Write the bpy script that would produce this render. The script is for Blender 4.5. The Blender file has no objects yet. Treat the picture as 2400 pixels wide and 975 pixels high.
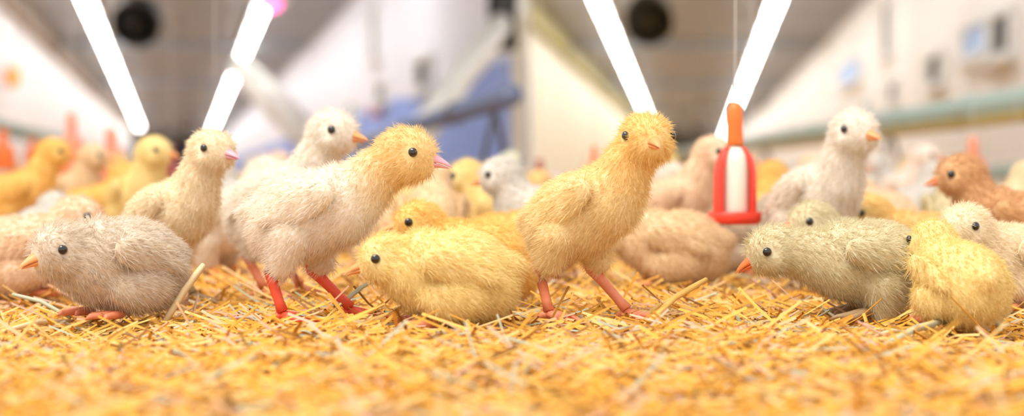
import bpy, bmesh, math, random
import numpy as np
from mathutils import Vector, Matrix, Euler
from mathutils.bvhtree import BVHTree
random.seed(7); np.random.seed(7)
C = bpy.context.scene.collection
S = bpy.context.scene

# ------------------------------------------------------------------ camera, world, light, exposure
CAM_H = 0.10
FPX = 3333.3
HORIZON = 420.0
cd = bpy.data.cameras.new('camera'); cam = bpy.data.objects.new('camera', cd); C.objects.link(cam)
cd.sensor_width = 36; cd.lens = 50; cd.clip_start = 0.02; cd.clip_end = 400
PITCH = math.atan((487.5 - HORIZON) / FPX)
cam.location = (0, 0, CAM_H); cam.rotation_euler = (math.pi/2 - PITCH, 0, 0)
cd.dof.use_dof = True; cd.dof.focus_distance = 0.92; cd.dof.aperture_fstop = 4.0
S.camera = cam
S.view_settings.view_transform = 'Standard'; S.view_settings.look = 'None'
S.view_settings.gamma = 1; S.view_settings.use_curve_mapping = False
S.view_settings.exposure = 0.50
w = bpy.data.worlds.new('world'); S.world = w; w.use_nodes = True
w.node_tree.nodes['Background'].inputs[0].default_value = (1.0, 0.97, 0.93, 1)
w.node_tree.nodes['Background'].inputs[1].default_value = 0.75
ld = bpy.data.lights.new('overhead_fill', 'AREA'); ld.shape = 'RECTANGLE'; ld.size = 2.0; ld.size_y = 1.2  # unseen soft area light, added to shade the chicks from above
ld.energy = 52; ld.color = (1.0, 0.93, 0.82)
lo = bpy.data.objects.new('overhead_fill', ld); C.objects.link(lo); lo.location = (-0.9, 0.2, 2.3)
lo.rotation_euler = (Vector((0.0, 1.1, 0)) - lo.location).to_track_quat('-Z', 'Y').to_euler()

def ray(px, py):
    v = Vector(((px - 1200) / FPX, 1.0, -(py - 487.5) / FPX))
    v.rotate(Matrix.Rotation(-PITCH, 3, 'X'))
    return v
def at(px, py, d):          # the point at depth d (metres along the floor) seen at a place of the photograph
    r = ray(px, py); return Vector((0, 0, CAM_H)) + r * (d / r.y)
def ground(px, py):
    r = ray(px, py); return Vector((0, 0, CAM_H)) + r * (-CAM_H / r.z)

# ------------------------------------------------------------------ materials
def mat(name, col, rough=0.6, noise=0.0, scale=20, metal=0.0, emit=None, estr=0, bump=0.0, coat=0.0):
    m = bpy.data.materials.new(name); m.use_nodes = True
    nt = m.node_tree; b = nt.nodes['Principled BSDF']
    b.inputs['Base Color'].default_value = (*col, 1); b.inputs['Roughness'].default_value = rough
    b.inputs['Metallic'].default_value = metal
    if coat: b.inputs['Coat Weight'].default_value = coat
    if emit:
        b.inputs['Emission Color'].default_value = (*emit, 1); b.inputs['Emission Strength'].default_value = estr
    if noise or bump:
        tc = nt.nodes.new('ShaderNodeTexCoord'); n = nt.nodes.new('ShaderNodeTexNoise')
        n.inputs['Scale'].default_value = scale; n.inputs['Detail'].default_value = 5
        nt.links.new(tc.outputs['Object'], n.inputs['Vector'])
        if noise:
            mx = nt.nodes.new('ShaderNodeMix'); mx.data_type = 'RGBA'
            mx.inputs[6].default_value = (*[c*(1-noise) for c in col], 1); mx.inputs[7].default_value = (*[min(1, c*(1+noise)) for c in col], 1)
            nt.links.new(n.outputs['Fac'], mx.inputs[0]); nt.links.new(mx.outputs[2], b.inputs['Base Color'])
        if bump:
            bp = nt.nodes.new('ShaderNodeBump'); bp.inputs['Strength'].default_value = bump
            nt.links.new(n.outputs['Fac'], bp.inputs['Height']); nt.links.new(bp.outputs['Normal'], b.inputs['Normal'])
    return m

def down_material(name, transl):
    m = bpy.data.materials.new(name); m.use_nodes = True
    nt = m.node_tree; b = nt.nodes['Principled BSDF']; out = nt.nodes['Material Output']
    oi = nt.nodes.new('ShaderNodeObjectInfo'); at_ = nt.nodes.new('ShaderNodeAttribute'); at_.attribute_name = 'tone'
    mul = nt.nodes.new('ShaderNodeMix'); mul.data_type = 'RGBA'; mul.blend_type = 'MULTIPLY'; mul.inputs[0].default_value = 1.0
    ramp = nt.nodes.new('ShaderNodeValToRGB')
    ramp.color_ramp.elements[0].color = (0.80, 0.68, 0.50, 1); ramp.color_ramp.elements[1].color = (1, 1, 1, 1)
    ramp.color_ramp.elements[1].position = 0.75
    nt.links.new(at_.outputs['Fac'], ramp.inputs[0]); nt.links.new(oi.outputs['Color'], mul.inputs[6]); nt.links.new(ramp.outputs[0], mul.inputs[7])
    ht = nt.nodes.new('ShaderNodeAttribute'); ht.attribute_type = 'OBJECT'; ht.attribute_name = 'head_tint'
    hv = nt.nodes.new('ShaderNodeAttribute'); hv.attribute_name = 'headness'
    mm = nt.nodes.new('ShaderNodeMath'); mm.operation = 'MULTIPLY'; nt.links.new(ht.outputs['Fac'], mm.inputs[0]); nt.links.new(hv.outputs['Fac'], mm.inputs[1])
    m2 = nt.nodes.new('ShaderNodeMix'); m2.data_type = 'RGBA'; m2.blend_type = 'MULTIPLY'; m2.inputs[7].default_value = (1.0, 0.78, 0.30, 1)
    nt.links.new(mm.outputs[0], m2.inputs[0]); nt.links.new(mul.outputs[2], m2.inputs[6]); mul = m2
    nt.links.new(mul.outputs[2], b.inputs['Base Color']); b.inputs['Roughness'].default_value = 0.85
    b.inputs['Specular IOR Level'].default_value = 0.1
    b.inputs['Sheen Weight'].default_value = 0.25
    tr = nt.nodes.new('ShaderNodeBsdfTranslucent'); nt.links.new(mul.outputs[2], tr.inputs['Color'])
    ms = nt.nodes.new('ShaderNodeMixShader'); ms.inputs[0].default_value = transl
    nt.links.new(b.outputs[0], ms.inputs[1]); nt.links.new(tr.outputs[0], ms.inputs[2]); nt.links.new(ms.outputs[0], out.inputs['Surface'])
    return m
M = {
 'skin': down_material('chick_skin', 0.0), 'down': down_material('chick_down', 0.4),
 'leg': mat('leg_skin', (0.90, 0.30, 0.16), 0.5, 0.15, 300, bump=0.2),
 'leg_grey': mat('leg_grey', (0.45, 0.30, 0.16), 0.55, 0.15, 300, bump=0.2),
 'leg_red': mat('leg_red', (0.92, 0.11, 0.05), 0.5, 0.15, 300, bump=0.2),
 'beak': mat('beak_orange', (0.92, 0.38, 0.14), 0.4, 0.1, 200),
 'beak_pink': mat('beak_pink', (0.90, 0.42, 0.52), 0.4, 0.1, 200),
 'beak_red': mat('beak_red', (0.95, 0.22, 0.05), 0.4, 0.1, 200),
 'eye': mat('eye_black', (0.006, 0.006, 0.008), 0.08, coat=1.0),
 'wall': mat('wall_white', (0.82, 0.80, 0.80), 0.7, 0.05, 0.6),
 'wall_cream': mat('wall_cream', (0.82, 0.79, 0.66), 0.7, 0.05, 0.6),
 'wall_haze': mat('wall_blue_haze', (0.74, 0.76, 0.86), 0.7, 0.06, 0.5),  # bluish light put into the wall's base colour
 'end_haze': mat('end_wall_blue_haze', (0.40, 0.50, 0.85), 0.7, 0.08, 0.4),  # bluish light at the far end put into the colour
 'end_grey': mat('end_wall_grey', (0.42, 0.41, 0.42), 0.7, 0.08, 0.4),
 'ceil': mat('ceiling_grey', (0.31, 0.335, 0.37), 0.7, 0.10, 0.5),
 'trim_brown': mat('trim_brown', (0.30, 0.22, 0.15), 0.6, 0.1, 2),
 'trim_olive': mat('trim_olive', (0.36, 0.32, 0.10), 0.6, 0.1, 2),
 'white_metal': mat('lamp_housing', (0.8, 0.8, 0.8), 0.4),
 'tube': mat('lamp_tube', (1, 1, 1), 0.4, emit=(1.0, 0.97, 0.92), estr=17),
 'black': mat('fan_black', (0.012, 0.011, 0.010), 0.6), 'black_olive': mat('fan_dark_olive', (0.03, 0.026, 0.008), 0.6),
 'grey_pipe': mat('galvanised', (0.80, 0.79, 0.75), 0.45, 0.06, 3),
 'green_pipe': mat('pipe_grey_green', (0.40, 0.52, 0.48), 0.35, 0.05, 4),
 'blue_pipe': mat('pipe_slate_blue', (0.16, 0.20, 0.34), 0.35, 0.05, 4),
 'ochre': mat('tray_ochre', (0.52, 0.42, 0.16), 0.5, 0.08, 4),
 'dark_metal': mat('dark_metal', (0.07, 0.065, 0.065), 0.5),
 'red': mat('drinker_red', (0.93, 0.06, 0.03), 0.35), 'orange': mat('drinker_orange', (0.95, 0.22, 0.04), 0.35),
 'salmon': mat('drinker_salmon', (0.93, 0.36, 0.22), 0.4), 'maroon': mat('drinker_maroon', (0.42, 0.10, 0.09), 0.4),
 'highlight_white': mat('jar_highlight', (0.95, 0.90, 0.80), 0.25), 'cord': mat('cord', (0.7, 0.68, 0.66), 0.6),
 'pane': mat('window_pane', (0.34, 0.52, 0.86), 0.6),
 'pane_teal': mat('window_pane_teal', (0.30, 0.40, 0.42), 0.2),
 'shutter': mat('inlet_shutter', (0.012, 0.014, 0.016), 0.6), 'frame': mat('window_frame', (0.80, 0.80, 0.80), 0.5),
 'blue': mat('tub_blue', (0.10, 0.42, 0.92), 0.35), 'pinkp': mat('tub_pink', (0.85, 0.42, 0.55), 0.4),
 'magenta': mat('heat_lamp_glow', (0.9, 0.2, 0.5), 0.4, emit=(1.0, 0.15, 0.45), estr=3.0),
 'amber': mat('warning_lamp', (1.0, 0.3, 0.05), 0.4, emit=(1.0, 0.18, 0.01), estr=0.9),
 'straw_pale': mat('straw_pale', (0.86, 0.68, 0.40), 0.6, 0.12, 120),
 'straw_grey': mat('straw_grey_green', (0.50, 0.52, 0.38), 0.6, 0.12, 120),
 'straw_gold': mat('straw_gold', (0.88, 0.55, 0.14), 0.6, 0.12, 120),
 'straw_violet': mat('straw_violet', (0.62, 0.42, 0.45), 0.6, 0.12, 120),
}

def haze_band(m, z, col):      # bluish haze put into the wall colour up to the height z
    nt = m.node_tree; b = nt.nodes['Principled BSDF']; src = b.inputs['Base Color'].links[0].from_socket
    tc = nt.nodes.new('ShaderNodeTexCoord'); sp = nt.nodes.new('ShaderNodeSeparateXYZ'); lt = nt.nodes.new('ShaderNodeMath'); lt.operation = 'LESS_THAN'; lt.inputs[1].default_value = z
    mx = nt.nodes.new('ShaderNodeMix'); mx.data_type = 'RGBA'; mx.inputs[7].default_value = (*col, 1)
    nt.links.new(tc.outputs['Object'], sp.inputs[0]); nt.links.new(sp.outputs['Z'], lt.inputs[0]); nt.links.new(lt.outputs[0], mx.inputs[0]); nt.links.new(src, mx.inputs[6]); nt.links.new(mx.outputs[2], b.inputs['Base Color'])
haze_band(M['wall_haze'], 1.15, (0.24, 0.36, 0.80))
# ------------------------------------------------------------------ mesh helpers
def obj(name, me, m=None, parent=None):
    if isinstance(me, bmesh.types.BMesh):
        bm = me; me = bpy.data.meshes.new(name); bm.to_mesh(me); bm.free()
    if m is not None and not me.materials: me.materials.append(M[m] if isinstance(m, str) else m)
    o = bpy.data.objects.new(name, me); C.objects.link(o)
    if parent: o.parent = parent
    return o
def thing(name, loc=(0, 0, 0), rz=0):
    o = bpy.data.objects.new(name, None); C.objects.link(o); o.location = loc; o.rotation_euler = (0, 0, rz); o.empty_display_size = 0.05
    return o
def tag(o, label, cat, group=None, kind=None):
    o['label'] = label; o['category'] = cat
    if group: o['group'] = group
    if kind: o['kind'] = kind
    return o
def smooth(o):
    for p in o.data.polygons: p.use_smooth = True
    return o
def copy_tree(o, parent=None):
    c = o.copy(); C.objects.link(c)
    if parent: c.parent = parent
    for ch in o.children: copy_tree(ch, c)
    return c
def tube(bm, pts, rads, n=8, cap=True):
    pts = [Vector(p) for p in pts]; rings = []
    for i, p in enumerate(pts):
        t = (pts[min(i+1, len(pts)-1)] - pts[max(i-1, 0)]).normalized()
        u = t.cross(Vector((0, 0, 1)) if abs(t.z) < 0.9 else Vector((1, 0, 0))).normalized(); v = t.cross(u)
        r = rads[i] if isinstance(rads, (list, tuple)) else rads
        rings.append([bm.verts.new(p + (u*math.cos(2*math.pi*k/n) + v*math.sin(2*math.pi*k/n))*r) for k in range(n)])
    for a, b in zip(rings, rings[1:]):
        for k in range(n): bm.faces.new((a[k], a[(k+1) % n], b[(k+1) % n], b[k]))
    if cap: bm.faces.new(rings[0][::-1]); bm.faces.new(rings[-1])
    return bm
def lathe(bm, prof, n=24, loc=(0, 0, 0)):
    rings = [[bm.verts.new((loc[0]+r*math.cos(2*math.pi*k/n), loc[1]+r*math.sin(2*math.pi*k/n), loc[2]+z)) for k in range(n)] for r, z in prof]
    for a, b in zip(rings, rings[1:]):
        for k in range(n): bm.faces.new((a[k], a[(k+1) % n], b[(k+1) % n], b[k]))
    bm.faces.new(rings[0][::-1]); bm.faces.new(rings[-1]); return bm
def box(bm, size, mtx=Matrix()):
    g = bmesh.ops.create_cube(bm, size=1)
    bmesh.ops.transform(bm, matrix=mtx @ Matrix.Diagonal((*size, 1)), verts=g['verts']); return bm
def ell(bm, c, r, rot=(0, 0, 0), seg=20):
    g = bmesh.ops.create_uvsphere(bm, u_segments=seg, v_segments=seg//2+2, radius=1)
    r = (r, r, r) if isinstance(r, (int, float)) else r
    bmesh.ops.transform(bm, matrix=Matrix.Translation(c) @ Euler(rot).to_matrix().to_4x4() @ Matrix.Diagonal((*r, 1)), verts=g['verts'])
def quad(bm, pts):
    bm.faces.new([bm.verts.new(p) for p in pts])
def slab(name, pts, thick, m):      # a plate with real thickness behind the given face
    bm = bmesh.new(); pts = [Vector(p) for p in pts]
    n = (pts[1]-pts[0]).cross(pts[2]-pts[0]).normalized() * thick
    a = [bm.verts.new(p) for p in pts]; b = [bm.verts.new(p - n) for p in pts]; k = len(pts)
    bm.faces.new(a); bm.faces.new(b[::-1])
    for i in range(k): bm.faces.new((a[i], b[i], b[(i+1) % k], a[(i+1) % k]))
    o = obj(name, bm, m); o['kind'] = 'structure'; return o

# ------------------------------------------------------------------ the barn: two long wings that meet at a corner
H = 3.0
SL, SR = -0.234, 0.126                # plan slopes of the two wings
def LL(d): return -8.35 + SL*(d-24)   # left wall of the left wing
def LR(d): return -2.55 + SL*(d-23)   # right wall of the left wing
def RL(d): return 0.29 + SR*(d-24)    # left wall of the right wing
def RR(d): return 5.73 + SR*(d-23)    # right wall of the right wing
END = 118.0
d_lc = (-2.55 - SL*23) / -SL          # where the left wing's right wall ends, straight ahead of the camera
d_lc = 12.1; d_rc = 21.7
Z0 = -0.02
def wall(name, f, d0, d1, m, flip):
    p = [(f(d0), d0, Z0), (f(d1), d1, Z0), (f(d1), d1, H), (f(d0), d0, H)]
    return slab(name, p[::-1] if flip else p, 0.15, m)
wl = wall('wall_left', LL, 7, END, 'wall', False); 
w2 = wall('wall_centre_left', LR, d_lc, END, 'wall_haze', True)
w3 = wall('wall_centre_right', RL, d_rc, END, 'wall_cream', False)
w4 = wall('wall_right', RR, 7, END, 'wall', True)
w5 = slab('wall_corner', [(LR(d_lc), d_lc, Z0), (RL(d_rc), d_rc, Z0), (RL(d_rc), d_rc, H), (LR(d_lc), d_lc, H)][::-1], 0.12, 'wall_cream')
slab('wall_end_left', [(LL(END), END, Z0), (LR(END), END, Z0), (LR(END), END, H), (LL(END), END, H)], 0.2, 'end_haze')
slab('wall_end_right', [(RL(END), END, Z0), (RR(END), END, Z0), (RR(END), END, H), (RL(END), END, H)], 0.2, 'end_grey')
slab('ceiling_left', [(LL(7), 7, H), (LR(7)+.1, 7, H), (LR(END)+.1, END, H), (LL(END), END, H)][::-1], 0.15, 'ceil')
slab('ceiling_right', [(LR(7)+.1, 7, H+.002), (RR(7), 7, H+.002), (RR(END), END, H+.002), (RL(END)-.1, END, H+.002), (RL(d_rc)-.1, d_rc, H+.002)][::-1], 0.15, 'ceil')
def trim(name, f, off, d0, d1, z, m, hh=0.25):
    bm = bmesh.new(); a = Vector((f(d0)+off, d0, z)); b = Vector((f(d1)+off, d1, z)); n = Vector((0.09, 0, 0)); u = Vector((0, 0, hh))
    vs = [bm.verts.new(p) for p in (a-n, a+n, a+n+u, a-n+u, b-n, b+n, b+n+u, b-n+u)]
    for f_ in ((0,1,2,3), (7,6,5,4), (0,4,5,1), (1,5,6,2), (2,6,7,3), (3,7,4,0)): bm.faces.new([vs[i] for i in f_])
    o = obj(name, bm, m); o['kind'] = 'structure'
trim('trim_1', LL, 0.1, 12, END-.3, H-.26, 'trim_brown', 0.25)
trim('trim_2', RL, 0.1, 22, END-.3, H-.36, 'trim_olive', 0.35)
for k, d in enumerate((30, 42, 58, 78)):      # ceiling crossbeams
    for nm, fa, fb in (('left', LL, LR), ('right', RL, RR)):
        bm = bmesh.new(); box(bm, (fb(d)-fa(d)-.3, .18, .16), Matrix.Translation(((fa(d)+fb(d))/2, d, H-.085)))
        o = obj('trim_%d' % (3 + 2*k + (nm == 'right')), bm, 'ceil'); o['kind'] = 'structure'

# litter floor: gently uneven ground under the straw
def gz(x, y):
    return 0.0035*math.sin(9*x+1.3)*math.cos(7*y) + 0.002*math.sin(23*x+5*y) - 0.004
def floor_mesh():
    ys = [0.3 + 0.02*i for i in range(100)] + [2.4 + 0.15*i for i in range(40)] + [9 + 3.0*i for i in range(40)]
    xs = np.linspace(-1, 1, 81); bm = bmesh.new(); g = []
    for y in ys:
        row = []
        for u in xs:
            xx = u*(1.2 + y*0.55) - (0.06*y if y > 9 else 0)
            row.append(bm.verts.new((xx, y, gz(xx, y) if y < 9 else -0.004)))
        g.append(row)
    for a, b in zip(g, g[1:]):
        for k in range(80): bm.faces.new((a[k], a[k+1], b[k+1], b[k]))
    return bm
m = mat('litter', (0.50, 0.26, 0.06), 0.9, 0.6, 60, bump=0.6); M['litter'] = m
fo = smooth(obj('floor', floor_mesh(), 'litter')); fo['kind'] = 'structure'

# ------------------------------------------------------------------ straw litter
def straw_mat():
    m = bpy.data.materials.new('straw'); m.use_nodes = True; nt = m.node_tree; b = nt.nodes['Principled BSDF']
    a = nt.nodes.new('ShaderNodeAttribute'); a.attribute_name = 'tone'; r = nt.nodes.new('ShaderNodeValToRGB'); cr = r.color_ramp
    cols = [(0, (0.24, 0.10, 0.02)), (0.12, (0.58, 0.25, 0.03)), (0.36, (0.80, 0.41, 0.05)), (0.60, (0.85, 0.50, 0.11)), (0.80, (0.84, 0.58, 0.23)), (0.90, (0.82, 0.46, 0.32)), (0.97, (0.48, 0.50, 0.36))]
    while len(cr.elements) < len(cols): cr.elements.new(0.5)
    for e, (p, c) in zip(cr.elements, cols): e.position = p; e.color = (*c, 1)
    nt.links.new(a.outputs['Fac'], r.inputs[0]); nt.links.new(r.outputs[0], b.inputs['Base Color']); b.inputs['Roughness'].default_value = 0.7; b.inputs['Specular IOR Level'].default_value = 0.25
    return m
M['straw'] = straw_mat()
def straw(name, n, d0, d1, lmin, lmax, wmin, wmax, zmax, seed, yawpow=1.0):
    rs = np.random.RandomState(seed)
    d = d0 + (d1-d0)*rs.rand(n)**1.25
    x = (rs.rand(n)*2-1)*(d*0.43+0.10)
    L = lmin + (lmax-lmin)*rs.rand(n)**1.8; W = wmin + (wmax-wmin)*rs.rand(n)
    yaw = np.where(rs.rand(n) < 0.65, rs.randn(n)*0.55, rs.rand(n)*math.pi); pit = rs.randn(n)*0.24
    near = np.array([gz(a, b) for a, b in zip(x, d)])
    z = near + zmax*rs.rand(n)**1.5 + 0.5*L*np.abs(np.sin(pit))*0.6
    t = np.stack([np.cos(yaw)*np.cos(pit), np.sin(yaw)*np.cos(pit), np.sin(pit)], 1)
    s = np.stack([-np.sin(yaw), np.cos(yaw), np.zeros(n)], 1); u = np.cross(t, s)
    c = np.stack([x, d, z], 1); bend = (rs.randn(n)*0.06)[:, None]*L[:, None]
    V = []
    for e, kb in ((-0.5, 1.0), (0.0, 0.0), (0.5, 1.0)):
        p = c + t*(L*e)[:, None] + u*bend*kb
        V += [p - s*(W*0.5)[:, None], p + u*(W*0.5)[:, None], p + s*(W*0.5)[:, None]]
    V = np.stack(V, 1).reshape(-1, 3)
    base = np.array([[0,1,4,3],[1,2,5,4],[3,4,7,6],[4,5,8,7],[2,0,3,5],[5,3,6,8]])
    F = (np.arange(n)[:, None, None]*9 + base[None]).reshape(-1, 4)
    me = bpy.data.meshes.new(name); me.from_pydata(V.tolist(), [], F.tolist())
    a = me.attributes.new('tone', 'FLOAT', 'POINT'); a.data.foreach_set('value', np.repeat(rs.rand(n), 9))
    o = obj(name, me, 'straw'); return o
o = straw('straw_litter', 36000, 0.48, 1.35, 0.008, 0.055, 0.0008, 0.0028, 0.012, 1)
tag(o, 'loose golden chopped straw spread over the floor in the foreground', 'straw', kind='stuff')
o = straw('straw_litter', 26000, 1.3, 7.0, 0.02, 0.08, 0.002, 0.005, 0.012, 2)
tag(o, 'blurred golden straw under the crowd of chicks farther back', 'straw', kind='stuff')
def stalk(p0, p1, wd, m, label, lift=0.0):
    a = Vector(p0); b = Vector(p1); mid = (a+b)/2 + Vector((0, 0, lift)); root = a
    bm = bmesh.new(); tube(bm, [a-root, (a*.6+mid*.4)-root, mid-root, (b*.6+mid*.4)-root, b-root], [wd*.9, wd, wd*1.05, wd, wd*.75], 6)
    o = smooth(obj('straw_stalk', bm, m)); o.location = root; tag(o, label, 'straw', 'single straw stalks on the litter'); return o
for a, b, d0, d1, wd, m, lab, lift in [
    ((385, 765), (478, 620), .93, .95, .0024, 'straw_pale', 'pale thick straw stalk leaning up beside the grey hunched chick', .002),
    ((0, 800), (170, 752), .87, .93, .0016, 'straw_pale', 'pale straw stalk lying at the left edge before the hunched chick', .003),
    ((30, 690), (165, 745), .97, .94, .0014, 'straw_grey', 'thin grey-green stalk lying against the tail of the hunched chick', .003),
    ((790, 720), (905, 640), .93, .97, .0015, 'straw_grey', 'grey-green stalk rising in front of the resting chick with its head low', .002),
    ((960, 850), (1090, 790), .80, .88, .0017, 'straw_pale', 'pale straw stalk lying just before the yellow resting chick', .003),
    ((1500, 800), (1655, 655), .88, .95, .0020, 'straw_gold', 'golden stalk leaning up to the right of the walking chick', .004),
    ((1600, 690), (1480, 790), 1.0, .90, .0014, 'straw_gold', 'thin golden stalk beside the pink foot of the walking chick', .003),
    ((1855, 805), (1915, 860), .86, .80, .0016, 'straw_grey', 'short grey stalk lying in front of the reaching chick', .002),
    ((2075, 860), (2220, 752), .80, .88, .0022, 'straw_grey', 'thick grey-green stalk lying before the cream chick at right', .003),
    ((2330, 740), (2345, 815), .95, .86, .0020, 'straw_grey', 'grey-green stalk pointing at the viewer near the right edge', .003),
    ((1680, 880), (1600, 900), .77, .75, .0016, 'straw_violet', 'mauve stalk in the blurred straw at lower middle right', .002),
    ((550, 745), (725, 770), .92, .90, .0012, 'straw_violet', 'thin mauve stalk before the red legs of the walking white chick', .004),
    ((1180, 760), (1330, 735), .90, .96, .0015, 'straw_gold', 'golden stalk under the near foot of the walking chick', .003),
    ((330, 850), (700, 830), .80, .82, .0016, 'straw_gold', 'long golden stalk lying flat in the left foreground', .003),
    ((2150, 800), (2030, 835), .86, .83, .0013, 'straw_pale', 'pale stalk crossing the thick grey-green one at right', .004),
]:
    pa = at(*a, d0); pb = at(*b, d1)
    pa.z = max(pa.z, 0.006); pb.z = max(pb.z, 0.006)
    stalk(pa, pb, wd, m, lab, lift)

# ------------------------------------------------------------------ chicks
VOX = 0.0020
def remesh(bm, name, vox=VOX, it=7):
    me = bpy.data.meshes.new(name); bm.to_mesh(me); bm.free()
    o = bpy.data.objects.new(name, me); C.objects.link(o)
    r = o.modifiers.new('r', 'REMESH'); r.mode = 'VOXEL'; r.voxel_size = vox
    s = o.modifiers.new('s', 'SMOOTH'); s.factor = 0.5; s.iterations = it
    dg = bpy.context.evaluated_depsgraph_get(); out = bpy.data.meshes.new_from_object(o.evaluated_get(dg))
    bpy.data.objects.remove(o); bpy.data.meshes.remove(me)
    for p in out.polygons: p.use_smooth = True
    return out
def set_tone(me, lo, hi, seed=0, per=1):
    rs = np.random.RandomState(seed); n = len(me.vertices)//per
    a = me.attributes.new('tone', 'FLOAT', 'POINT'); a.data.foreach_set('value', np.repeat(lo + (hi-lo)*rs.rand(n), per).astype(np.float32))
def fuzz(src, n, length, width, flow, avoid, name, seed, stand=0.55):
    rs = np.random.RandomState(seed); src.calc_loop_triangles()
    vs = np.array([v.co for v in src.vertices]); nv = np.array([v.normal for v in src.vertices])
    tr = np.array([t.vertices for t in src.loop_triangles])
    A, B, D = vs[tr[:, 0]], vs[tr[:, 1]], vs[tr[:, 2]]
    ar = np.linalg.norm(np.cross(B-A, D-A), axis=1); idx = rs.choice(len(tr), n, p=ar/ar.sum())
    r1 = np.sqrt(rs.rand(n))[:, None]; r2 = rs.rand(n)[:, None]
    P = A[idx]*(1-r1) + B[idx]*(r1*(1-r2)) + D[idx]*(r1*r2); N = nv[tr[idx, 0]]
    keep = np.ones(n, bool)
    for c, r in avoid: keep &= np.linalg.norm(P - np.array(c), axis=1) > r
    P, N = P[keep], N[keep]; n = len(P)
    f = np.array([flow(p) for p in P]); f -= N*np.sum(f*N, 1)[:, None]
    clump = np.stack([np.sin(P[:, 0]*900+P[:, 2]*700), np.sin(P[:, 1]*1000+P[:, 0]*500), np.sin(P[:, 2]*950+P[:, 1]*600)], 1)
    dr = N*stand + f*0.75 + rs.randn(n, 3)*0.22 + clump*0.16; dr /= np.linalg.norm(dr, axis=1)[:, None]
    sd = np.cross(dr, N + rs.randn(n, 3)*0.4); sd /= np.linalg.norm(sd, axis=1)[:, None] + 1e-9
    L = (length*(0.5 + 0.8*rs.rand(n)))[:, None]; Wd = (width*(0.6 + 0.7*rs.rand(n)))[:, None]
    b = P - N*0.0006; droop = np.array([0, 0, -1.0])*L*0.12
    mid = b + dr*L*0.55
    V = np.stack([b - sd*Wd*.5, b + sd*Wd*.5, mid + sd*Wd*.35, mid - sd*Wd*.35, b + dr*L + droop], 1).reshape(-1, 3)
    k = np.arange(n)*5
    F = [(a, a+1, a+2, a+3) for a in k.tolist()] + [(a+3, a+2, a+4) for a in k.tolist()]
    me = bpy.data.meshes.new(name); me.from_pydata(V.tolist(), [], F)
    set_tone(me, 0.15, 1.0, seed+5, 5); me.materials.append(M['down']); return me

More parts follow.
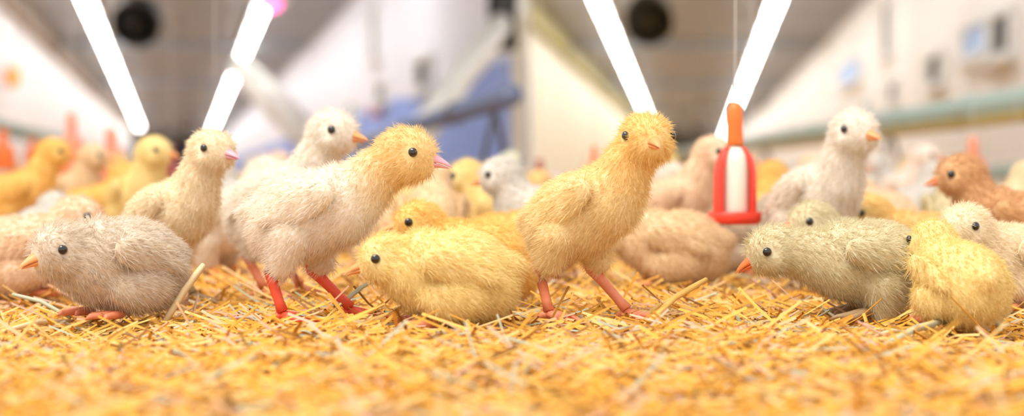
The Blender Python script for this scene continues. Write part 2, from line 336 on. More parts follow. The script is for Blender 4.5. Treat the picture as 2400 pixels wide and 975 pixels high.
def make_proto(key, bz=0.066, pitch=0.30, head=(0.045, 0, 0.118), hyaw=0.0, hpitch=0.0, neck0=(0.026, 0, 0.080), stand=True, stride=0.0, nf=11000, fat=1.0, hr=0.0172, lean=0.0):
    """A chick that faces +x with its feet at z = 0."""
    bm = bmesh.new(); ca, sa = math.cos(pitch), math.sin(pitch)
    def bp(u, v, wv): return (u*ca - wv*sa, v, bz + u*sa + wv*ca)
    ell(bm, bp(-0.004, 0, 0), (0.0355, 0.0270*fat, 0.0280*fat), (0, -pitch, 0), 28)
    ell(bm, bp(0.018, 0, 0.002), (0.0230, 0.0245*fat, 0.0255*fat), (0, -pitch, 0))
    ell(bm, bp(-0.019, 0, -0.005), (0.0220, 0.0235*fat, 0.0225*fat), (0, -pitch, 0))
    for k in range(5): ell(bm, bp(-0.028-0.0032*k, 0, 0.005+0.001*k), 0.0140-0.0022*k, seg=12)
    h = Vector(head); n0 = Vector(neck0); mid = (n0+h)/2 + Vector((-0.004, 0, 0.002))
    for k in range(11):
        t = k/10; p = n0*(1-t)**2 + mid*2*t*(1-t) + h*t*t
        ell(bm, p, 0.0200*(1-t)**1.3*fat + 0.0135*(1-(1-t)**1.3), seg=14)
    R = Euler((0, hpitch, hyaw)).to_matrix()
    ell(bm, h, (hr*1.06, hr*0.95, hr*0.97), (0, hpitch, hyaw), 24)
    ell(bm, h + R @ Vector((0.007, 0, -0.0025)), (hr*0.72, hr*0.70, hr*0.68), (0, hpitch, hyaw), 18)
    for s in (-1, 1):
        ell(bm, h + R @ Vector((0.003, s*0.009, -0.005)), 0.0085, seg=12)
        if stand:
            for k in range(4): ell(bm, (-0.006+stride*s*0.004+0.002*k*stride*s, s*0.0165, bz-0.014-0.006*k), 0.0150-0.0021*k, seg=12)
        else:
            ell(bm, (0.0, s*0.019, bz-0.012), (0.024, 0.014, 0.015), seg=14)
    body = remesh(bm, 'body_'+key); set_tone(body, 0.2, 0.7, 3); body.materials.append(M['skin'])
    eyes = [h + R @ Vector((0.0072, s*0.0155, 0.0022)) for s in (-1, 1)]; bk = h + R @ Vector((hr*1.06, 0, -0.0025))
    hv = np.array(h); bkd = np.array(R @ Vector((1, 0, 0)))
    def flow(p):
        dh = np.linalg.norm(p-hv)
        if dh < 0.021: return -bkd*1.0 + np.array([0, 0, -0.25])
        if p[2] > bz+0.018 and p[0] > 0.01: return np.array([-0.35, 0, -0.95])
        return np.array([-1.0, 0, -0.45])
    av = [(e, 0.0044) for e in eyes] + [(bk, 0.0060)]
    down = fuzz(body, int(nf*1.6), 0.0060, 0.00040, flow, av, 'down_'+key, 11)
    for me_ in (body, down):
        co = np.empty(len(me_.vertices)*3, np.float32); me_.vertices.foreach_get('co', co); dd_ = np.linalg.norm(co.reshape(-1, 3) - hv, axis=1)
        a_ = me_.attributes.new('headness', 'FLOAT', 'POINT'); a_.data.foreach_set('value', np.clip(1.35 - dd_/0.034, 0, 1).astype(np.float32))
    root = thing('chick')
    obj('body', body, None, root); obj('down', down, None, root)
    for e, s in zip(eyes, (-1, 1)):
        b = bmesh.new(); ell(b, (0, 0, 0), (0.0030, 0.0022, 0.0030), (0, 0, hyaw), 16)
        o = smooth(obj('eye', b, 'eye', root)); o.location = e
    # beak: curved upper and lower halves
    def half(top):
        b = bmesh.new(); rings = []
        for k in range(6):
            t = k/5; r = 0.0056*(1-t)**0.75 + 0.0003; drop = -0.0030*t*t; xx = -0.004 + 0.0148*t*(1 if top else 0.86)
            ring = []
            for j in range(9):
                a = math.pi*j/8; y = r*math.cos(a)*0.9; z = r*math.sin(a)*(1.05 if top else -0.62)
                ring.append(b.verts.new(R @ Vector((xx, y, z+drop-0.0005))))
            rings.append(ring)
        for p, q in zip(rings, rings[1:]):
            for j in range(9): b.faces.new((p[j], p[(j+1) % 9], q[(j+1) % 9], q[j]))
        b.faces.new(rings[-1]); return b
    o = smooth(obj('beak', half(True), 'beak', root)); o.location = bk - Vector((0, 0, 0.0))
    o = smooth(obj('lower_beak', half(False), 'beak', root)); o.location = bk - Vector((0, 0, 0.0004))
    # wings: folded teardrops with their own down
    for s in (-1, 1):
        b = bmesh.new()
        for k in range(9):
            t = k/8; p = bp(0.015 - 0.039*t, s*(0.0250*fat + 0.0020 - 0.004*t), 0.010 - 0.010*t)
            rr = 0.0112*math.sin(math.pi*(0.25+0.68*t))**0.8
            ell(b, p, (rr, 0.0050, rr), (0, -pitch, 0), 12)
        wm = remesh(b, 'wing_'+key, 0.0014, 5); wf = fuzz(wm, 1500, 0.0075, 0.0006, lambda p: np.array([-1.0, 0, -0.35]), [], 'wingdown_'+key, 21+s, 0.35)
        set_tone(wm, 0.1, 0.5, 3); wm.materials.append(M['skin'])
        wo = obj('wing', wm, None, root); obj('wing_down', wf, None, wo)
    if stand:
        for s in (-1, 1):
            st = stride*s*0.02
            hip = Vector((-0.008+st*0.2, s*0.0165, bz-0.027)); an = Vector((0.004+st, s*0.0165, 0.0075)); hock = Vector((-0.012+st*0.55, s*0.0165, bz-0.037))
            b = bmesh.new(); tube(b, [hip, hock, hock*.7+an*.3, hock*.25+an*.75, an], [0.0050, 0.0046, 0.0034, 0.0031, 0.0038], 10)
            lg = smooth(obj('leg', b, 'leg', root))
            b = bmesh.new()
            for ang, ln in ((0.0, 0.024), (0.55, 0.020), (-0.55, 0.020), (math.pi-0.2*s, 0.010)):
                dv = Vector((math.cos(ang), math.sin(ang), 0)); f0 = an - Vector((0, 0, 0.002))
                tube(b, [f0, f0+dv*ln*.35+Vector((0, 0, -.001)), f0+dv*ln*.7+Vector((0, 0, -.0030)), f0+dv*ln*.9+Vector((0, 0, -.0032)), f0+dv*ln*1.12+Vector((0, 0, -.0050))], [0.0031, 0.0026, 0.0023, 0.0015, 0.0003], 8)
            smooth(obj('foot', b, 'leg', lg))
    else:
        for s in (-1, 1):          # toes of the folded legs peep out in front
            b = bmesh.new(); f0 = Vector((0.012, s*0.017, 0.0045))
            for ang, ln in ((0.0, 0.021), (0.5, 0.017), (-0.5, 0.017)):
                dv = Vector((math.cos(ang), math.sin(ang), 0))
                tube(b, [f0, f0+dv*ln*.5, f0+dv*ln, f0+dv*ln*1.15+Vector((0, 0, -.0015))], [0.0028, 0.0024, 0.0018, 0.0003], 8)
            smooth(obj('foot', b, 'leg', root))
    return root
P = {
 'walk': make_proto('walk', bz=0.070, pitch=0.34, fat=0.96, head=(0.044, 0, 0.117), neck0=(0.025, 0, 0.085), hyaw=-0.85, stride=1.0, nf=14000),
 'stand': make_proto('stand', stride=0.3, nf=13000),
 'turned': make_proto('turned', hyaw=0.9, head=(0.040, 0.004, 0.116), stride=0.2, nf=9000),
 'stride': make_proto('stride', bz=0.068, pitch=0.16, head=(0.061, 0, 0.105), neck0=(0.028, 0, 0.079), hpitch=0.06, stride=0.9, nf=14000, fat=1.02, hr=0.0185),
 'mid': make_proto('mid', bz=0.050, pitch=0.22, head=(0.044, 0, 0.090), neck0=(0.028, 0, 0.060), hpitch=0.08, stand=True, nf=12000),
 'sit': make_proto('sit', bz=0.032, pitch=0.10, head=(0.044, 0, 0.058), neck0=(0.028, 0, 0.040), stand=False, nf=12000),
 'low': make_proto('low', bz=0.033, pitch=0.05, head=(0.042, 0, 0.044), neck0=(0.026, 0, 0.036), hpitch=0.15, stand=False, nf=13000, fat=1.05),
 'reach': make_proto('reach', bz=0.036, pitch=-0.02, head=(0.064, 0, 0.045), neck0=(0.030, 0, 0.038), hpitch=0.35, stand=True, nf=12000),
 'away': make_proto('away', bz=0.052, pitch=0.25, head=(0.040, 0, 0.088), neck0=(0.026, 0, 0.062), hyaw=-0.5, nf=8000),
}
protos = dict(P); used = set(); placed = []
def chick(key, loc, yaw, col, label, group=None, sc=1.0, beak=None, leg=None, tilt=(0, 0), tint=0.0):
    r = copy_tree(protos[key])
    r.location = loc; r.rotation_euler = (tilt[0], tilt[1], yaw); r.scale = (sc, sc, sc)
    tag(r, label, 'chick', group)
    for o in r.children_recursive:
        if tint: o['head_tint'] = tint
        o.color = (*col, 1); nm = o.name.split('.')[0]
        sub = beak if nm in ('beak', 'lower_beak') else leg if nm in ('leg', 'foot') else None
        if sub: o.material_slots[0].link = 'OBJECT'; o.material_slots[0].material = M[sub]
    placed.append((loc[0], loc[1], sc)); return r
def spot(px, d): p = at(px, 600, d); return Vector((p.x, d, 0.008))
YEL = (0.98, 0.78, 0.38); CREAM = (0.97, 0.88, 0.70); WHITE = (0.95, 0.92, 0.88); PINKW = (0.97, 0.92, 0.86); GOLD = (0.98, 0.72, 0.27)
GREYT = (0.82, 0.75, 0.67); OLIVE = (0.80, 0.75, 0.55); TAN = (0.92, 0.76, 0.54); PEACH = (0.97, 0.80, 0.64); BROWN = (0.80, 0.52, 0.29); LEMON = (0.99, 0.86, 0.46); GREY = (0.84, 0.84, 0.84)
PI = math.pi
TINT = {728: 0.9, 1365: 0.6}
HERO = [  # key, px, depth, yaw, colour, scale, beak, leg, label
 ('low', 290, .940, PI+.8, GREYT, 1.06, 'beak', None, 'hunched grey-buff chick resting low in the straw at far left front'),
 ('stand', 395, 1.05, -.55, CREAM, .95, 'beak_pink', 'leg_grey', 'cream chick standing behind the hunched grey chick and looking right'),
 ('stride', 728, .92, -.10, PINKW, 1.02, 'beak_pink', 'leg_red', 'creamy white chick with yellow head and pink beak walking right, red legs'),
 ('stand', 650, 1.12, -.35, WHITE, 1.08, 'beak', None, 'white chick whose raised head shows above the back of the yellow-headed chick'),
 ('low', 1062, .88, PI+.10, LEMON, .97, 'beak', None, 'bright yellow chick resting in the straw at front centre, head low to left'),
 ('sit', 1128, 1.03, PI+.05, GOLD, 1.02, 'beak', None, 'golden chick resting just behind the bright yellow one, facing left'),
 ('walk', 1365, .92, -.50, (0.98, 0.84, 0.52), 1.0, 'beak', 'leg', 'yellow chick striding through the straw right of centre, face turned to the viewer'),
 ('stand', 1560, 1.34, -.25, PEACH, .98, 'beak_red', None, 'peach chick behind the striding chick, beside the red hanging drinker'),
 ('stand', 1908, 1.20, -1.1, WHITE, 1.10, 'beak', 'leg_grey', 'tall white chick standing behind the two orange-beaked chicks at right'),
 ('sit', 2035, 1.09, PI+.10, OLIVE, 1.0, 'beak_red', None, 'olive-buff chick with orange beak facing left, rear one of a pair'),
 ('reach', 2035, .945, PI+.05, OLIVE, 1.0, 'beak_red', 'leg_grey', 'greyish chick stretching its head low to the left, front one of a pair'),
 ('sit', 2252, .88, PI/2+.15, LEMON, .88, 'beak', None, 'cream-yellow chick seen from behind at right front'),
 ('sit', 2370, 1.00, PI+.5, CREAM, 1.0, 'beak', None, 'cream chick resting in the straw at the right edge'),
 ('mid', 2390, 1.16, PI-.3, BROWN, 1.05, 'beak_red', None, 'orange-brown chick cut off by the right edge'),
 ('sit', 35, 1.10, .3, PEACH, 1.05, 'beak_red', None, 'peach chick resting at the left edge behind the hunched chick'),
]
for key, px, d, yaw, col, sc, bk, lg, lab in HERO:
    chick(key, spot(px, d), yaw, col, lab, None, sc, bk, lg, tint=TINT.get(px, 0))
MID = [  # px, depth, key, yaw, colour, label : middle distance
 (95, 1.45, 'sit', PI/2, GREY, 'grey-white blurred chick above the peach chick at the left edge'),
 (205, 1.72, 'mid', .4, GOLD, 'golden blurred chick behind the hunched grey chick'),
 (325, 1.60, 'turned', -1.0, LEMON, 'pale lemon blurred chick standing tall left of the cream one'),
 (30, 1.7, 'stand', .3, GOLD, 'amber blurred chick standing at the left edge'),
 (165, 1.9, 'turned', -.6, TAN, 'tan blurred chick standing below the tall orange drinker at left'),
 (525, 1.30, 'mid', -.4, PINKW, 'pinkish blurred chick between the cream and the yellow-headed chick'),
 (590, 1.55, 'mid', 2.6, GREY, 'pale grey blurred chick left of the raised white head'),
 (900, 1.43, 'sit', 2.8, TAN, 'tan blurred chick resting under the neck of the yellow-headed chick'),
 (1010, 1.30, 'away', PI/2, TAN, 'tan blurred chick seen from behind under the pink-beaked head'),
 (1100, 1.60, 'mid', .9, PEACH, 'peach blurred chick with orange head right of the pink beak'),
 (1190, 1.45, 'mid', 2.7, LEMON, 'lemon blurred chick above the golden resting chick'),
 (1175, 1.20, 'sit', .4, GOLD, 'deep golden chick resting between golden and striding chicks'),
 (1290, 1.28, 'mid', 2.9, GREY, 'grey-white blurred chick behind the tail of the striding chick'),
 (1585, 1.20, 'low', PI-.2, TAN, 'tan blurred chick crouching low behind the chest of the striding chick'),
 (1705, 1.37, 'sit', -.2, GREYT, 'grey-buff blurred chick resting below the red hanging drinker'),
 (1790, 1.50, 'mid', 1.2, GOLD, 'golden blurred chick right of the red hanging drinker'),
 (2060, 1.38, 'mid', 2.4, PEACH, 'orange-tan blurred chick above the stretching grey chick'),
 (2135, 1.65, 'mid', .7, GREY, 'pale grey blurred chick behind the orange-tan one at right'),
 (2170, 1.22, 'sit', 2.9, YEL, 'yellow chick peering left over the stretching grey chick'),
 (2245, 1.40, 'away', PI/2-.2, OLIVE, 'olive rounded chick seen from behind at right'),
 (2325, 1.50, 'mid', .3, CREAM, 'cream blurred chick beside the olive rounded one'),
]
for px, d, key, yaw, col, lab in MID: chick(key, spot(px, d), yaw, col, lab, None, 1.05)
# the crowd behind
rs = random.Random(3)
names = {'cream': CREAM, 'yellow': YEL, 'golden': GOLD, 'tan': TAN, 'white': WHITE, 'grey': GREY, 'peach': PEACH}
tries = 0; count = 0
def seg_dist(p, a, b):
    p = Vector((p.x, p.y)); a = Vector((a.x, a.y)); b = Vector((b.x, b.y)); t = max(0, min(1, (p-a).dot(b-a)/(b-a).length_squared)); return (p-a.lerp(b, t)).length
seen_labels = set(); DR = [at(a_, 450, b_) for a_, b_ in ((2212, 4.4), (2280, 2.6), (2380, 2.5), (2003, 3.0), (168, 3.0), (262, 3.0), (1265, 2.6), (1392, 2.2), (1760, 1.75), (2080, 3.6), (2140, 3.4), (8, 3.2), (400, 3.6), (1180, 3.4), (832, 3.9))]
PIPES = [(at(2480, 222, 2.9), at(1548, 366, 11)), (at(1196, 222, 3.0), at(770, 362, 9.2)), (at(2450, 398, 5), at(2080, 418, 10))]
while count < 170 and tries < 9000:
    tries += 1
    d = 1.65 + 5.6*rs.random()**1.3; px = rs.uniform(-60, 2460); p = spot(px, d)
    if any((p.x-a)**2 + (p.y-b)**2 < (0.10*max(1, s))**2 for a, b, s in placed): continue
    if abs(p.x - (-1.13*(d-3)/6.2)) < 0.09 and 2.8 < d < 9.5: continue
    if p.y > 2.3 and any(seg_dist(p, a_, b_) < 0.14 for a_, b_ in PIPES): continue
    zone = 'left' if px < 800 else 'middle' if px < 1600 else 'right'
    place = ['at the left edge', 'under the left lamp rows', 'around the blue tub', 'behind the pink-beaked chick', 'left of the striding chick', 'around the red drinker', 'behind the tall white chick', 'near the right edge'][max(0, min(7, int(px//300)))]
    far = 'far' if d > 4 else 'mid' if d > 2.6 else 'nearer'
    cn = rs.choices(list(names), {'left': (3, 3, 3, 2, 1, 1, 2), 'middle': (3, 3, 1, 1, 2, 2, 1), 'right': (4, 3, 2, 1, 2, 2, 2)}[zone])[0]
    key = rs.choice(['mid', 'sit', 'away', 'stand', 'turned', 'mid', 'low'])
    pose = {'sit': 'resting', 'low': 'crouching', 'away': 'glancing', 'stand': 'upright', 'turned': 'upright', 'mid': 'standing'}[key]
    lab = 'blurred %s %s chick in the %s crowd %s' % (pose, cn, far, place)
    if lab in seen_labels or any((p.x-q.x)**2 + (p.y-q.y)**2 < 0.0144 for q in DR): continue
    seen_labels.add(lab)
    c = names[cn]; c = tuple(min(1, v*rs.uniform(.93, 1.04)) for v in c)
    chick(key, p, rs.uniform(0, 2*PI), c, lab, lab.replace('blurred ', '') + ' group', rs.uniform(.92, 1.12), rs.choice(['beak', 'beak_red']))
    count += 1
for r in protos.values():
    for o in list(r.children_recursive): bpy.data.objects.remove(o)
    bpy.data.objects.remove(r)

# ------------------------------------------------------------------ hanging bell drinkers
def drinker_proto():
    r = thing('bell_drinker')
    b = bmesh.new(); lathe(b, [(.004, .0), (.050, .0), (.056, .004), (.057, .016), (.054, .016), (.052, .006), (.004, .006)], 28); smooth(obj('pan', b, 'red', r))
    b = bmesh.new(); lathe(b, [(.030, .008), (.031, .020), (.031, .078), (.027, .090), (.017, .100)], 28); smooth(obj('jar', b, 'highlight_white', r))
    for a0 in (0, PI):
        b = bmesh.new(); g = []
        for z, ra, rb in ((.012, .046, .041), (.030, .046, .041), (.068, .045, .040), (.084, .040, .035), (.094, .031, .026), (.102, .020, .015)):
            row = []
            for k in range(9):
                an = a0 + (k-4)*.21
                row.append((b.verts.new((ra*math.cos(an), ra*math.sin(an), z)), b.verts.new((rb*math.cos(an), rb*math.sin(an), z))))
            g.append(row)
        for p_, q_ in zip(g, g[1:]):
            for k in range(8):
                b.faces.new((p_[k][0], p_[k+1][0], q_[k+1][0], q_[k][0])); b.faces.new((p_[k+1][1], p_[k][1], q_[k][1], q_[k+1][1]))
            b.faces.new((p_[0][1], p_[0][0], q_[0][0], q_[0][1])); b.faces.new((p_[8][0], p_[8][1], q_[8][1], q_[8][0]))
        smooth(obj('guard', b, 'red', r))
    b = bmesh.new(); lathe(b, [(.017, .103), (.018, .108), (.016, .128), (.017, .132), (.016, .150), (.010, .158), (.004, .160)], 20); smooth(obj('valve', b, 'orange', r))
    b = bmesh.new(); tube(b, [(0, 0, .158), (0, 0, .9), (0, 0, 2.4)], .0012, 6); obj('cord', b, 'cord', r)
    return r
dp = drinker_proto()
def drinker(px, py, d, width, cols, label, group=None, tall=1.0, jar=None):
    r = copy_tree(dp); p = at(px, py, d); s = width/FPX*d/0.114; r.location = p; r.scale = (s, s, s*tall)
    for o in r.children:
        nm = o.name.split('.')[0]; k = {'pan': cols[0], 'guard': cols[1], 'valve': cols[2], 'jar': jar or cols[1]}.get(nm)
        if k: o.material_slots[0].link = 'OBJECT'; o.material_slots[0].material = M[k]
    return tag(r, label, 'drinker', group)
drinker(1722, 525, 1.22, 126, ('red', 'red', 'orange'), 'bright red hanging drinker with orange top beside the peach chick', tall=1.62, jar='highlight_white')  # white jar stands in for the blown-out highlight on the red bell
for px, py, d, wd, cols, lab, tl in [
    (8, 400, 3.2, 70, ('orange', 'orange', 'orange'), 'orange hanging drinker cut off by the left edge', 1.0),
    (78, 385, 4.0, 50, ('salmon', 'orange', 'orange'), 'small orange drinker second from the left edge', .9),
    (168, 410, 3.0, 78, ('orange', 'salmon', 'salmon'), 'tall orange drinker standing highest at the left', 1.35),
    (262, 425, 3.0, 90, ('salmon', 'salmon', 'salmon'), 'salmon drinker to the right of the tallest left one', 1.0),
    (400, 425, 3.6, 60, ('maroon', 'maroon', 'maroon'), 'dark maroon drinker left of the cream chick head', 1.0),
    (1265, 458, 2.6, 62, ('orange', 'orange', 'maroon'), 'orange drinker with dark top over the grey-white chick', 1.0),
    (1180, 462, 3.4, 50, ('salmon', 'salmon', 'salmon'), 'small salmon drinker left of the dark-topped one', .6),
    (1392, 470, 2.2, 46, ('salmon', 'orange', 'orange'), 'slim orange drinker just left of the striding chick head', 2.0),
    (1760, 500, 1.75, 70, ('red', 'orange', 'orange'), 'orange drinker hidden behind the bright red one', 1.3),
    (2003, 452, 3.0, 74, ('orange', 'salmon', 'salmon'), 'salmon drinker right of the tall white chick', 1.0),
    (2080, 462, 3.6, 48, ('maroon', 'maroon', 'salmon'), 'small maroon drinker below the pipe stand at right', .7),
    (2140, 468, 3.4, 46, ('orange', 'salmon', 'salmon'), 'small salmon drinker third from the right', .8),
    (2212, 458, 4.4, 46, ('orange', 'orange', 'salmon'), 'small orange drinker left of the tall one at right', .7),
    (2280, 455, 2.6, 84, ('orange', 'orange', 'salmon'), 'tall orange drinker near the right edge', 1.15),
    (2380, 452, 2.5, 56, ('orange', 'orange', 'maroon'), 'orange drinker at the right edge with dark top', .7),
    (505, 512, 1.6, 52, ('salmon', 'salmon', 'salmon'), 'low salmon drinker behind the chest of the cream chick', .5),
]: drinker(px, py, d, wd, cols, lab, 'hanging drinkers over the litter', tl)
for o in list(dp.children): bpy.data.objects.remove(o)
bpy.data.objects.remove(dp)

# ------------------------------------------------------------------ feed pipes, tubes in place of lamp row streaks
def pipe(name, a, b, r, m, label, stands=(), couplers=(), tray=None, motor=None):
    a = Vector(a); b = Vector(b); root = thing(name, (a.x, a.y, 0)); o0 = Vector((a.x, a.y, 0)); t = (b-a).normalized()
    bm = bmesh.new(); tube(bm, [a-o0, (a+b)/2-o0, b-o0], r, 20); smooth(obj('pipe', bm, m, root))
    for u in couplers:
        p = a.lerp(b, u) - o0; bm = bmesh.new(); tube(bm, [p-t*r*1.2, p+t*r*1.2], r*1.16, 20); obj('coupler', bm, 'dark_metal' if m == 'blue_pipe' else m, root)
    for u in stands:
        p = a.lerp(b, u) - o0; bm = bmesh.new()
        s = t.cross(Vector((0, 0, 1))).normalized()*0.05
        tube(bm, [Vector((p.x, p.y, 0))+s, Vector((p.x, p.y, p.z*.55))+s*.5, p-Vector((0, 0, r))], r*.22, 8)
        tube(bm, [Vector((p.x, p.y, 0))-s, Vector((p.x, p.y, p.z*.55))-s*.5, p-Vector((0, 0, r))], r*.22, 8); obj('stand', bm, 'dark_metal', root)
    if tray:
        bm = bmesh.new(); q = Vector((0, 0, -r*1.05)); tube(bm, [a-o0+q, b-o0+q], r*.62, 14); smooth(obj('trough', bm, tray, root))
    if motor:
        p = a.lerp(b, motor) - o0; bm = bmesh.new(); box(bm, (r*2.6, r*2.6, r*5.0), Matrix.Translation(p)); bmesh.ops.bevel(bm, geom=bm.edges[:], offset=r*.2, segments=2); obj('dark_window_box', bm, 'shutter', root)  # dark box added in place of a window hidden by the tube
    return tag(root, label, 'pipe')
pipe('feed_pipe', at(2480, 222, 2.9), at(1548, 366, 11), .029, 'green_pipe', 'grey-green feed pipe running along the right side over the chicks', (.16, .42), (.07, .16, .3, .5), 'ochre')
pipe('feed_pipe', at(1196, 222, 3.0), at(770, 362, 9.2), .026, 'blue_pipe', 'slate-blue feed pipe receding left across the middle', (.03, .3, .62), (.12, .3, .62))
pipe('water_pipe', at(2450, 398, 5), at(2080, 418, 10), .030, 'green_pipe', 'low grey-green water pipe near the right edge', (.1, .7), (.3,))
pipe('water_pipe', at(-60, 285, 8), at(420, 398, 24), .045, 'green_pipe', 'pale green water pipe along the left wall', (.3, .8), (.2, .5))
pipe('lamp_streak_tube', at(566, 160, 18), at(735, 335, 13), .15, 'grey_pipe', 'grey sloping lamp row streak made as a tube, falling to the right in the left wing', (), (.3, .6))  # tube added where a lamp row leaves a grey streak
pipe('lamp_streak_tube', at(1215, 0, 9.5), at(962, 345, 6.5), .07, 'grey_pipe', 'grey sloping lamp row streak made as a tube, falling to the left before the corner wall', (), (.5, .75), motor=.2)  # likewise a tube in place of a lamp row's grey streak

# ------------------------------------------------------------------ lamps, fans
def lamp_proto():
    r = thing('tube_lamp')
    b = bmesh.new(); box(b, (.22, 3.0, .06), Matrix.Translation((0, 0, .05))); obj('housing', b, 'white_metal', r)
    for s in (-1, 1):
        b = bmesh.new(); tube(b, [(s*.055, -1.45, 0), (s*.055, 1.45, 0)], .030, 10); smooth(obj('tube', b, 'tube', r))
    return r
lp = lamp_proto()
rows = [((200, 0), (345, 340), 'leftmost row of the left wing'), ((622, 0), (482, 340), 'right row of the left wing'),
        ((1400, 0), (1545, 335), 'left row of the right wing'), ((1822, 0), (1690, 335), 'rightmost row of the right wing')]
HL = H - .12
for (a, b, desc) in rows:
    def on(p):
        r = ray(*p); return Vector((0, 0, CAM_H)) + r*((HL-CAM_H)/r.z)
    A = on(a); B = on(b); B = A + (B-A)*min(1, (112-A.y)/(B.y-A.y)); ax = (B-A).normalized(); n = int((B-A).length/3.6)
    num = 0
    for k in range(-5, n):  # starts with lamps out of view, added to light the near walls
        p = A + ax*(3.6*k + 1.2)
        if p.y < 8.5 or p.y > 112 or p.x < LL(p.y)+.6 or abs(p.x-RL(p.y)) < .6 or abs(p.x-LR(p.y)) < .6 or (p.y < 24 and abs(p.x) < 1.0): continue
        o = copy_tree(lp); o.location = p; o.rotation_euler = (0, 0, math.atan2(ax.y, ax.x) - PI/2)
        num += 1
        lab = ['very', 'second', 'third', 'fourth', 'fifth', 'sixth', 'seventh', 'eighth'][num-1] + ' nearest glowing ceiling lamp in the ' + desc if num < 9 else 'distant glowing tube lamp merging into the ' + desc
        tag(o, lab, 'lamp', desc)
for o in list(lp.children): bpy.data.objects.remove(o)
bpy.data.objects.remove(lp)
def fan(px, py, d, r_, m, label):
    p = at(px, py, d); root = thing('circulation_fan', p); root.rotation_euler = (0.5, 0, 0)
    b = bmesh.new()
    prof = [(r_, -.10), (r_*1.05, -.11), (r_*1.05, .11), (r_, .10)]; n = 32
    rings = [[b.verts.new((rr*math.cos(2*PI*k/n), z, rr*math.sin(2*PI*k/n))) for k in range(n)] for rr, z in prof]
    for q in range(4):
        for k in range(n): b.faces.new((rings[q][k], rings[q][(k+1) % n], rings[(q+1) % 4][(k+1) % n], rings[(q+1) % 4][k]))
    smooth(obj('ring', b, m, root))
    b = bmesh.new(); tube(b, [(0, -.08, 0), (0, .14, 0)], r_*.3, 18); obj('motor', b, m, root)
    for k in range(6):
        a = 2*PI*k/6; b = bmesh.new(); box(b, (r_*.8, .012, r_*.42), Matrix.Rotation(a, 4, 'Y') @ Matrix.Translation((r_*.55, 0, 0)) @ Matrix.Rotation(.5, 4, 'X')); obj('blade', b, m, root)
    b = bmesh.new(); tube(b, [(0, .0, r_*1.04), (0, -.0, r_*1.04+.5), (0, .9, 2.0)], .012, 8); obj('bracket', b, m, root)
    b = bmesh.new(); tube(b, [(0, .10, 0), (0, .13, 0)], r_*1.02, 32); obj('shutter_plate', b, m, root)
    return tag(root, label, 'fan')
fan(322, 50, 15, .24, 'black', 'round black fan hanging under the ceiling of the left wing')
fan(1520, 45, 15, .24, 'black_olive', 'round dark olive fan hanging under the ceiling of the right wing')
def cone_lamp(px, py, d, s, m, label):
    p = at(px, py, d); r = thing('heat_lamp', p)
    b = bmesh.new(); lathe(b, [(.16*s, 0), (.165*s, .01*s), (.06*s, .16*s), (.03*s, .22*s)], 24); smooth(obj('shade', b, 'white_metal', r))
    b = bmesh.new(); ell(b, (0, 0, -.01*s), (.10*s, .10*s, .07*s)); smooth(obj('bulb', b, m, r))
    b = bmesh.new(); tube(b, [(0, 0, .2*s), (0, 0, 1.2)], .008, 6); obj('cord', b, 'dark_metal', r); return tag(r, label, 'lamp')
cone_lamp(632, 4, 14, 1.2, 'magenta', 'magenta glowing heat lamp at the top edge of the left wing')
p = at(18, 180, 21.6); r = thing('warning_lamp', (LL(p.y)+.16, p.y, p.z))
b = bmesh.new(); box(b, (.04, .24, .30)); obj('back_plate', b, 'dark_metal', r)
b = bmesh.new(); ell(b, (.06, 0, 0), (.11, .14, .16)); smooth(obj('lens', b, 'amber', r)); tag(r, 'small orange warning lamp on the white left wall', 'lamp')

# ------------------------------------------------------------------ wall windows and inlets
def on_wall(px, py, f, slope):      # point where the sight line of a photo place meets a wall
    rr = ray(px, py); k = rr.x/rr.y; x0 = f(0); d = x0/(k - slope); return Vector((k*d, d, CAM_H + rr.z/rr.y*d)), d
wn = [0]
def window(px, py, pw, ph, f, slope, side, pane, name='window'):
    p, d = on_wall(px, py, f, slope); p1, _ = on_wall(px-pw/2, py, f, slope); p2, _ = on_wall(px+pw/2, py, f, slope)
    wd = (p2-p1).length*1.3; hh = ph/FPX*d*1.2; wn[0] += 1
    r = thing('window_%d' % wn[0], p); r['kind'] = 'structure'; r.rotation_euler = (0, 0, math.atan2(1, slope)); n = -side
    b = bmesh.new()
    for sx, sz, lx, lz in ((0, 1, wd, .05), (0, -1, wd, .05), (1, 0, .05, hh), (-1, 0, .05, hh)):
        box(b, (lx+.05, .10, lz+.02), Matrix.Translation((sx*wd/2, n*.03, sz*hh/2)))
    obj('window_frame', b, 'frame', r)
    b = bmesh.new(); box(b, (wd, .03, hh), Matrix.Translation((0, n*.02, 0))); obj('pane' if pane.startswith('pane') else 'shutter', b, pane, r)
    b = bmesh.new(); box(b, (wd+.16, .16, .04), Matrix.Translation((0, n*.07, -hh/2-.05))); obj('window_sill', b, 'frame', r)
    return r
for px, py, pw, ph, pane in [(1000, 172, 26, 64, 'shutter'), (886, 75, 12, 110, 'shutter'), (900, 216, 16, 40, 'shutter'), (830, 262, 14, 40, 'pane_teal'), (775, 285, 10, 34, 'pane_teal')]:
    window(px, py, pw, ph, LR, SL, -1, pane)
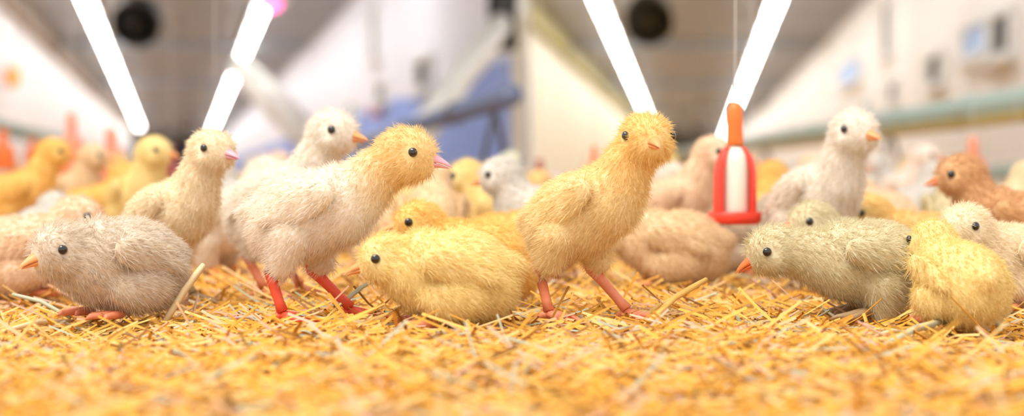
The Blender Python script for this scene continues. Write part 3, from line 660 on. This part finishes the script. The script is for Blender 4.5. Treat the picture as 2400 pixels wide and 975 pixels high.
for px, py, pw, ph, pane in [(2302, 90, 50, 70, 'pane'), (2356, 82, 44, 88, 'shutter'), (2200, 162, 26, 64, 'shutter'), (2086, 68, 12, 105, 'shutter'), (2100, 216, 14, 42, 'shutter'), (1998, 170, 38, 48, 'pane'), (1800, 222, 26, 46, 'pane_teal'), (2038, 256, 18, 42, 'pane_teal'), (1980, 276, 12, 34, 'pane_teal')]:
    window(px, py, pw, ph, RR, SR, -1, pane)
# hanging control boxes in both wings
def ctrl(px, py, d, wd, hh, label):
    p = at(px, py, d); r = thing('control_box', p)
    b = bmesh.new(); box(b, (wd, .14, hh)); bmesh.ops.bevel(b, geom=b.edges[:], offset=.01, segments=1); obj('case', b, 'dark_metal', r)
    b = bmesh.new(); box(b, (wd*.6, .02, hh*.4), Matrix.Translation((0, -.08, hh*.12))); obj('cover', b, 'trim_brown', r)
    b = bmesh.new(); tube(b, [(0, 0, hh*.5), (0, 0, H-.16-p.z)], .02, 6); obj('rod', b, 'dark_metal', r); tag(r, label, 'control box')
ctrl(442, 292, 38, .30, .34, 'dark control box hanging at the far end of the left wing')
ctrl(1640, 292, 38, .30, .34, 'dark control box hanging at the far end of the right wing')
# tubs
def tub(px, py, d, s, m, label, hang=False):
    p = at(px, py, d); r = thing('tub', p)
    b = bmesh.new(); lathe(b, [(.9*s, 0), (1.0*s, .1*s), (1.12*s, 1.5*s), (1.18*s, 1.55*s), (1.12*s, 1.6*s), (1.0*s, 1.5*s), (.1*s, 1.4*s)], 24); smooth(obj('shell', b, m, r))
    b = bmesh.new(); tube(b, [(1.15*s*math.cos(a), 0, 1.5*s+.9*s*math.sin(a)) for a in [PI*k/10 for k in range(11)]], .05*s, 6); obj('handle', b, 'dark_metal', r)
    return tag(r, label, 'tub')
tub(832, 446, 3.9, .058, 'blue', 'bright blue tub behind the walking pink-beaked chick')
pp, dd = on_wall(880, 285, LR, SL); r = tub(878, 275, dd-2.2, .075, 'pinkp', 'small pink tub hanging before the blue-hazed wall')
b = bmesh.new(); tube(b, [(0, 0, .38), (0, 0, H-.05-r.location.z)], .012, 6); obj('cord', b, 'cord', r)
